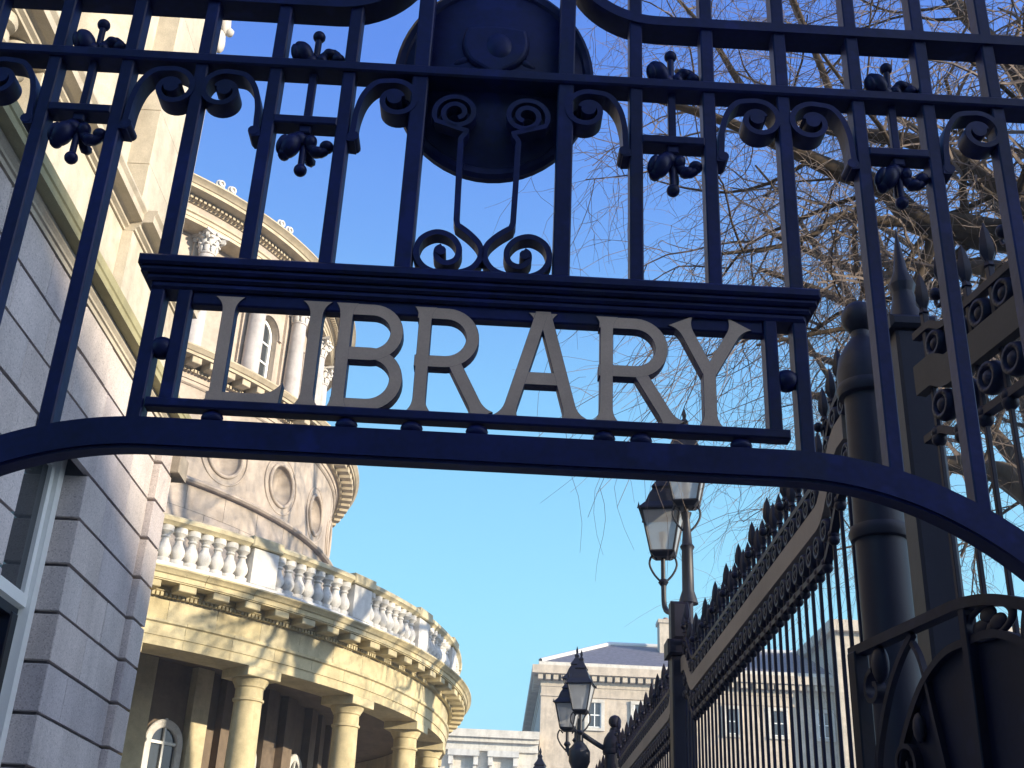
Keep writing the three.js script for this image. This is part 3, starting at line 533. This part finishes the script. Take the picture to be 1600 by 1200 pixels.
lampCluster('cluster of three black glazed lanterns standing in front of the tan range', [1.1, 3.9, -16],
  [[0, .68, .1, .8, .3], [-.15, .50, -.22, .76, .2], [-.02, .86, -.5, .8, .3]],
  [lathe([[.001, -3.9], [.12, -3.9], [.1, -3.6], [.06, -3.4], [.05, -.1], [.09, -.06], [.14, .05], [.14, .18], [.09, .26], [.05, .3], [.03, .6], [.001, .6]], 12), tube([V(0, .42, 0), V(.2, .3, 0), V(.46, .16, 0)], .035, 8, 6), tube([V(0, .25, 0), V(-.12, .15, -.16), V(-.15, .3, -.22)], .022, 10, 5), tube([V(0, .25, 0), V(0, .15, -.3), V(-.02, .35, -.5)], .022, 10, 5)]);
lampCluster('farthest lantern, only its pointed roof showing beside the white range', [.88, 3.3, -23.8], [[0, .95, 0, 1.05, .3]],
  [lathe([[.001, -3.3], [.14, -3.3], [.1, -3], [.055, -2.6], [.05, .6], [.001, .62]], 12)]);

// ------------------------------------------------------------------ the gateway with the LIBRARY sign
{
  const U0 = -.073, t = thing('iron_gateway', 'navy blue wrought iron gate overthrow with scrolls and LIBRARY sign panel', 'gate', [0, 0, -2.1], R(.842));
  const I = M.iron, BARS = [-1.21, -1.049, -.8873, -.723, -.5581, -.395, -.2358, .0906, .2476, .4105, .5784, .7473, .9065, 1.064, 1.227];
  const archY = (u) => { const a = Math.abs(u); return a < .615 ? 2.548 : 2.548 - (.7 - Math.sqrt(Math.max(0, .49 - (a - .615) ** 2))); };
  // rails
  part('rail', [chamfer(-1.42, 1.27, 3.411, 3.438, -.052, .008, .004)], I, t);
  const rl = (s) => { const p = [[s * 1.345, 3.607], ...[.9, .6].map((u) => [s * u, 3.607]), ...arcPts(s * .37, 3.807, .2, -90, s > 0 ? -178 : -2, 14)]; return p.map(([u, y]) => [u + U0, y]); };
  for (const q of [1, -1]) part('rail', strip(rl(q), .026, -.06, .006), I, t);
  part('top_rail', [chamfer(-1.42, 1.27, 4.17, 4.2, -.05, .01, .004)], I, t);
  // bars
  for (const x of BARS) {
    const end = Math.abs(x - U0) > 1.2, wide = Math.abs(x - U0) < .2, w = end ? .05 : wide ? .036 : .029;
    const short = x > -.7 && x < .55, y0 = end ? 0 : short ? 2.87 : archY(x - U0) - .02;
    part(end ? 'gate_post' : 'bar', chamfer(x - w / 2, x + w / 2, y0, end ? 4.3 : 4.172, end ? -.055 : -.042, end ? .0125 : 0, .003), I, t);
  }
  // arch beam
  const ap = []; for (let i = 0; i <= 120; i++) { const u = -1.295 + 2.59 * i / 120; ap.push([u + U0, archY(u) - .028]); }
  part('arch_beam', [strip(ap, .056, -.05, .006)], I, t);
  part('arch_fillet', [strip(ap.map(([x, y]) => [x, y - .031]), .007, -.03, .0)], I, t);
  // moulded sill over the sign
  const mould = (z0, z1, e, y0, y1) => chamfer(-.765 + e, .618 - e, y0, y1, z0, z1, .005);
  part('sill_moulding', [mould(-.075, .03, 0, 2.876, 2.899), mould(-.07, .022, .006, 2.862, 2.8765), mould(-.062, .012, .018, 2.848, 2.8625), mould(-.056, .006, .028, 2.832, 2.8485)], I, t);
  // sign panel and its letters
  const sign = part('sign_panel', [chamfer(-.681, -.653, 2.574, 2.833, -.036, .003, .003), chamfer(.505, .531, 2.574, 2.833, -.036, .003, .003), chamfer(-.653, .505, 2.804, 2.833, -.034, -.005, .003), chamfer(-.705, .545, 2.572, 2.592, -.03, .005, .003)], I, t);
  for (const x of [-.575, -.316, -.19, -.0636, .1835, .255, .45]) part('stud', new THREE.SphereGeometry(.02, 12, 8).scale(1.1, .7, .8).translate(x, 2.559, -.012), I, sign);
  for (const x of [-.696, .5475]) part('stud', new THREE.SphereGeometry(.0235, 14, 10).translate(x, 2.706, -.016), I, sign);
  const y0 = 2.587, y1 = 2.823, w = .0242, front = M.bronze;
  const stroke = (xa, ya, xb, yb, ww, fa, fb) => {   // straight stem with flared feet; fa, fb = flare widths at the ends
    const dx = xb - xa, dy = yb - ya, l = Math.hypot(dx, dy), nx = -dy / l, ny = dx / l, ux = dx / l, uy = dy / l, s = new THREE.Shape(), fl = .034;
    const P = (d, side) => [xa + ux * d + nx * side, ya + uy * d + ny * side];
    s.moveTo(...P(0, -(fa || ww) / 2)); s.lineTo(...P(0, (fa || ww) / 2));
    if (fa) s.quadraticCurveTo(...P(.012, ww / 2), ...P(fl, ww / 2));
    s.lineTo(...P(l - (fb ? fl : 0), ww / 2)); if (fb) s.quadraticCurveTo(...P(l - .012, ww / 2), ...P(l, fb / 2));
    s.lineTo(...P(l, -(fb || ww) / 2)); if (fb) s.quadraticCurveTo(...P(l - .012, -ww / 2), ...P(l - fl, -ww / 2)); else s.lineTo(...P(l, -ww / 2));
    s.lineTo(...P(fa ? fl : 0, -ww / 2)); if (fa) s.quadraticCurveTo(...P(.012, -ww / 2), ...P(0, -fa / 2));
    return s;
  };
  const ribbon = (pts, ww) => { const L = [], Q = []; pts.forEach((p, i) => { const a = pts[Math.max(0, i - 1)], b = pts[Math.min(pts.length - 1, i + 1)], dx = b[0] - a[0], dy = b[1] - a[1], l = Math.hypot(dx, dy); L.push(new THREE.Vector2(p[0] - dy / l * ww / 2, p[1] + dx / l * ww / 2)); Q.push(new THREE.Vector2(p[0] + dy / l * ww / 2, p[1] - dx / l * ww / 2)); }); return new THREE.Shape([...L, ...Q.reverse()]); };
  const bowl = (x0, xr, yb, yt) => { const r = (yt - yb) / 2 - w / 2, cy = (yt + yb) / 2, cx = xr - w / 2 - r; return ribbon([[x0, yt - w / 2], [cx, yt - w / 2], ...arcPts(cx, cy, r, 88, -88, 18), [cx, yb + w / 2], [x0, yb + w / 2]], w); };
  const letter = (shapes) => {
    const F = [], S = [];
    shapes.forEach((s, i) => { const e = new THREE.ExtrudeGeometry(s, { depth: .027, bevelEnabled: true, bevelSize: .0007, bevelThickness: .0008, bevelSegments: 1, curveSegments: 10 }).translate(0, 0, -.029 - .0002 * i), g = e.toNonIndexed ? clean(e) : e; const p = g.attributes.position, n = g.attributes.normal;
      for (let k = 0; k < p.count; k += 3) (n.getZ(k) > .9 ? F : S).push(...[0, 1, 2].flatMap((q) => [p.getX(k + q), p.getY(k + q), p.getZ(k + q)])); });
    const g = new THREE.BufferGeometry(); g.setAttribute('position', new THREE.Float32BufferAttribute([...F, ...S], 3)); g.computeVertexNormals();
    g.setAttribute('uv', new THREE.Float32BufferAttribute(new Float32Array((F.length + S.length) / 3 * 2), 2)); uvBox(g, 2);
    g.addGroup(0, F.length / 3, 0); g.addGroup(F.length / 3, S.length / 3, 1);
    const m = shade(new THREE.Mesh(g, [front, I])); m.name = 'letter'; sign.add(m);
  };
  const F = .058;
  const foot = (x0, x1, y, up) => { const s = new THREE.Shape(); s.moveTo(x0, y); s.lineTo(x1, y); s.lineTo(x1 + .004, y + .05); s.quadraticCurveTo(x1 - .012, y + w, x1 - .04, y + w); s.lineTo(x0, y + w); return s; };
  letter([stroke(-.5745, y0, -.5745, y1, w, .05, F), foot(-.592, -.452, y0)]);
  letter([stroke(-.3985, y0, -.3985, y1, w, F, F)]);
  letter([stroke(-.3385, y0, -.3385, y1, w, .044, .044), bowl(-.352, -.2225, 2.697, y1 - .001), bowl(-.352, -.2165, y0 + .001, 2.7245)]);
  letter([stroke(-.180, y0, -.180, y1, w, F, .044), bowl(-.195, -.0705, 2.69, y1 - .001), stroke(-.118, 2.704, -.058, y0, w, 0, .05)]);
  letter([stroke(-.008, y0, .0535, y1 - .002, w, .052, 0), stroke(.121, y0, .0605, y1 - .001, w, .055, 0), stroke(.018, 2.676, .096, 2.676, .026, 0, 0), stroke(.057, y1 - .03, .057, y1, .03, .03, F)]);
  letter([stroke(.186, y0, .186, y1, w, F, .044), bowl(.171, .3085, 2.69, y1 - .001), stroke(.25, 2.704, .317, y0, w, 0, .05)]);
  letter([stroke(.391, y0, .391, 2.715, w, F, 0), stroke(.394, 2.70, .336, y1, w, 0, .055), stroke(.388, 2.70, .455, y1 - .001, w, 0, .055)]);
  // cross bars, stems and fleur ornaments between the paired bars
  const fleur = (x, y, k) => {   // three-lobed fleur: hooded leaf, round bud on its stem, outcurled leaf; k = -1 hangs
    const f = (a, b, c = -.02) => V(x + a, y + k * b, c), e = (a, b, c, rx, ry, rz, rot) => new THREE.SphereGeometry(1, 14, 10).scale(rx, ry, rz).rotateZ(k * rot).translate(...f(a, b, c).toArray());
    return [tube([f(0, -.02), f(0, .03), f(0, .075)], .0078, 6, 8), new THREE.SphereGeometry(.0145, 14, 10).translate(...f(0, .085).toArray()),
      e(-.027, .028, -.012, .021, .031, .025, .45), e(-.039, .046, -.016, .014, .016, .018, 0), e(-.012, .008, -.018, .02, .02, .02, 0), e(-.044, .026, -.01, .012, .024, .019, .3),
      tube([f(.003, 0), f(.014, .022), f(.028, .036), f(.042, .036), f(.05, .022)], .0115, 12, 8), e(.05, .021, -.02, .016, .014, .017, 0), e(.03, .036, -.02, .016, .012, .016, -.3),
      tube([f(0, 0, -.03), f(.006, .022, -.045), f(.01, .036, -.056), f(.012, .03, -.066)], .011, 10, 7), e(.014, .012, -.018, .014, .017, .017, .4)];
  };
  for (const [xa, xb] of [[-1.049, -.8873], [-.5581, -.395], [.2476, .4105], [.7473, .9065]]) {
    const x = (xa + xb) / 2;
    part('cross_bar', chamfer(xa + .0125, xb - .0125, 3.262, 3.284, -.044, .003, .003), I, t);
    part('drop_fleur', [chamfer(x - .0085, x + .0085, 3.22, 3.412, -.028, -.011, .002), chamfer(x - .013, x + .013, 3.243, 3.2625, -.035, -.005, .003), ...fleur(x, 3.238, -1)], I, t);
    part('fleur', fleur(x, 3.438, 1), I, t);
  }
  // volutes under the middle rail: foot on a paired bar, curl against the single bar
  const vol = (xf, s) => {
    const p = [...smooth2([[xf, 3.222], [xf + s * .003, 3.26], [xf + s * .006, 3.305], [xf + s * .018, 3.352], [xf + s * .042, 3.385], [xf + s * .0745, 3.392]], 6).slice(0, -1), ...spiral(xf + s * .088, 3.342, .052, .016, s > 0 ? 105 : 75, s > 0 ? -330 : 510, 34)].map((q) => q);
    return [strip(p, .0125, -.046, .002, (u) => u < .05 ? 1.5 : 1), new THREE.CylinderGeometry(.0165, .0165, .05, 12).rotateX(Math.PI / 2).translate(xf + s * .085, 3.345, -.022), new THREE.CylinderGeometry(.012, .012, .05, 10).rotateX(Math.PI / 2).translate(xf + s * .006, 3.236, -.022)];
  };
  for (const [x, s] of [[-1.049, -1], [-.8873, 1], [-.5581, -1], [-.395, 1], [.2476, -1], [.4105, 1], [.7473, -1], [.9065, 1]]) part('scroll', vol(x + s * .021, s), I, t);
  // lyre shaped scrollwork over the sign
  for (const s of [-1, 1]) {
    const X = (u) => U0 + s * u;   // u measured outwards from the centre line
    const top = spiral(.077, 3.318, .014, .05, s > 0 ? 250 : 250, 250 - 640, 44).map(([u, y]) => [X(u), y]);
    const pts = [...top, ...smooth2([[.045, 3.273], [.062, 3.25], [.0625, 3.235]], 4).slice(1).map(([u, y]) => [X(u), y])];
    part('scroll', [strip(pts, .0115, -.034, -.002)], I, t);
    const bar = [[.0625, 3.238], [.0615, 3.14], [.0595, 3.036]].map(([u, y]) => [X(u), y]);
    const low = [[.0595, 3.036], ...smooth2([[.056, 3.024], [.03, 3.004], [.008, 2.978], [.004, 2.95], [.02, 2.922], [.052, 2.908], [.09, 2.906], [.122, 2.92], [.138, 2.95], [.13, 2.985], [.1, 3.004], [.068, 2.995], [.05, 2.968], [.055, 2.94], [.076, 2.93], [.094, 2.942], [.095, 2.962], [.085, 2.97]], 5)].map(([u, y]) => [X(u), y]);
    part('scroll', [strip([...bar, ...low.slice(1)], .0125, -.036, -.001), new THREE.CylinderGeometry(.011, .011, .04, 10).rotateX(Math.PI / 2).translate(X(.087), 2.958, -.018)], I, t);
  }
  // crest: domed disc with rim and raised cartouche
  const cy = 3.478;
  const crest = part('crest', [lathe([[.001, .034], [.08, .03], [.15, .018], [.195, .004], [.2, .002], [.204, .008], [.216, .01], [.2235, .004], [.2235, -.012], [.001, -.012]], 56).rotateX(Math.PI / 2).scale(1.036, 1.275, 1).translate(U0, cy, -.075)], I, t);
  const sh = new THREE.Shape(), q = (u, y) => [U0 + u, y]; sh.moveTo(...q(-.062, 3.535)); sh.quadraticCurveTo(...q(0, 3.55), ...q(.062, 3.535)); sh.quadraticCurveTo(...q(.08, 3.48), ...q(.045, 3.445)); sh.quadraticCurveTo(...q(.02, 3.43), ...q(0, 3.415)); sh.quadraticCurveTo(...q(-.02, 3.43), ...q(-.045, 3.445)); sh.quadraticCurveTo(...q(-.08, 3.48), ...q(-.062, 3.535));
  const ell = (u, y, z, a, b, c, rot) => new THREE.SphereGeometry(1, 16, 12).scale(a, b, c).rotateZ(rot).translate(U0 + u, y, z);
  part('cartouche', [new THREE.ExtrudeGeometry(sh, { depth: .012, bevelEnabled: true, bevelSize: .01, bevelThickness: .012, bevelSegments: 3 }).translate(0, 0, -.052), ell(.008, 3.49, -.036, .034, .042, .016, .2), ell(-.045, 3.5, -.04, .012, .045, .012, -.25), ell(.058, 3.5, -.042, .012, .04, .012, .3), ell(-.07, 3.452, -.048, .03, .012, .012, .5), ell(.07, 3.452, -.048, .03, .012, .012, -.5), ell(-.098, 3.49, -.056, .014, .032, .01, .2), ell(.098, 3.49, -.056, .014, .032, .01, -.2), ell(0, 3.425, -.045, .018, .014, .012, 0)].map((g) => g.translate(0, .05, -.004)), I, crest);
}

// ------------------------------------------------------------------ gate leaves, standing open inwards
function leaf(label, hinge, ang, s) {   // s = +1: hinge on the right, leaf runs from the hinge inwards
  const t = thing('gate_leaf', label, 'gate', [hinge[0], 0, hinge[1]], 0, 'open gate leaves'), I = M.ironFar, W = 1.2;
  t.rotation.y = ang;   // local x runs along the leaf, away from the hinge
  const topY = (x) => { const u = 1.3 - x; return u < .6 ? 2.462 : 2.462 - (.7 - Math.sqrt(Math.max(0, .49 - (u - .6) ** 2))); };
  const tp = []; for (let i = 0; i <= 60; i++) { const x = .01 + (W - .01) * i / 60; tp.push([x, topY(x) - .014]); }
  part('top_rail', strip(tp, .026, -.018, .018), I, t);
  part('stile', chamfer(W - .045, W, .12, 2.446, -.022, .022, .004), I, t);
  part('stile', chamfer(0, .05, .12, topY(.02) - .03, -.022, .022, .004), I, t);
  for (const y of [.14, .95, 1.12]) part('rail', chamfer(.05, W - .045, y, y + .04, -.02, .02, .004), I, t);
  part('lower_panel', span(.05, W - .045, .18, .95, -.004, .004), I, t);
  const C = .64; part('bar', chamfer(C - .014, C + .014, 1.16, 2.44, -.016, .0165, .003), I, t);
  for (const q of [-1, 1]) {
    const m = (pts) => pts.map(([x, y]) => [C + q * x, y]);
    part('tracery', strip(m(smooth2([[.012, 2.357], [.1, 2.352], [.2, 2.31], [.285, 2.235], [.36, 2.13], [.42, 1.95], [.455, 1.7], [.46, 1.4], [.46, 1.16]], 6)), .019, -.009, .009), I, t);
    if (q > 0) part('tracery', strip(m(smooth2([[.245, 2.43], [.31, 2.385], [.375, 2.32], [.43, 2.24], [.475, 2.14], [.5, 2.0], [.505, 1.8]], 6)), .016, -.008, .008), I, t);
    part('tracery', strip(m(smooth2([[.25, 2.41], [.215, 2.35], [.18, 2.2], [.14, 2.0], [.12, 1.7], [.12, 1.16]], 6)), .012, -.0075, .0075), I, t);
    part('tracery', strip(m(smooth2([[.42, 1.95], [.36, 1.9], [.28, 1.9], [.22, 1.85], [.2, 1.75]], 6)), .012, -.007, .007), I, t);
    for (let k = 0; k < 4; k++) part('leaf_scroll', [strip(spiral(C + q * (.33 - .05 * k), 2.12 - k * .21, .055, .014, q > 0 ? 200 : -20, q > 0 ? -200 : 380, 26), .012, -.013, .013), new THREE.SphereGeometry(.024, 8, 6).scale(1, 1.6, .5).translate(C + q * (.26 - .04 * k), 2.2 - k * .21, 0)], I, t);
    if (q > 0) part('leaf_scroll', [new THREE.SphereGeometry(.05, 10, 8).scale(.7, 1, .4).translate(1.06, 2.39, 0), strip(spiral(1.09, 2.33, .05, .012, 90, -260, 24), .013, -.014, .014)], I, t);
    for (let k = 0; k < 3; k++) part('bar', chamfer(C + q * (.2 + k * .12) - .008, C + q * (.2 + k * .12) + .008, 1.16, 1.9 - k * .1, -.008, .008, .002), I, t);
  }
  const RX = .555, RY = 2.384, ring = [new THREE.TorusGeometry(.038, .007, 6, 28).scale(2.4, 1, 1).translate(RX, RY, 0)];
  for (let k = 0; k < 3; k++) ring.push(new THREE.SphereGeometry(.018, 12, 9).scale(1.9, 1.05, .4).translate(RX + .04 * Math.cos(R(90 + k * 120)), RY + .016 * Math.sin(R(90 + k * 120)), 0));
  ring.push(new THREE.SphereGeometry(.011, 8, 6).scale(1.5, 1.6, .5).translate(RX, RY - .02, 0));
  // sheet backing inside the inner arch
  const sheet = new THREE.Shape(), edge = smooth2([[.46, 1.17], [.46, 1.4], [.455, 1.7], [.42, 1.95], [.36, 2.13], [.285, 2.235], [.2, 2.31], [.1, 2.352], [0, 2.357]], 4);
  sheet.moveTo(C + edge[0][0], edge[0][1]); for (const [x, y] of edge.slice(1)) sheet.lineTo(C + x, y - .006); for (const [x, y] of edge.slice().reverse()) sheet.lineTo(C - x, y - .006);
  part('backing_sheet', new THREE.ExtrudeGeometry(sheet, { depth: .003, bevelEnabled: false }).translate(0, 0, .0095), I, t);
  part('trefoil', ring, I, t);
  return t;
}
leaf('arched iron gate leaf with curved tracery standing open at lower right', [1.227, -2.118], Math.PI / 2 + R(11.5), 1);
leaf('iron gate leaf standing open by the left wall, only its corner showing', [-1.373, -2.08], Math.PI / 2 - R(.5), -1);

renderer.render(scene, camera);
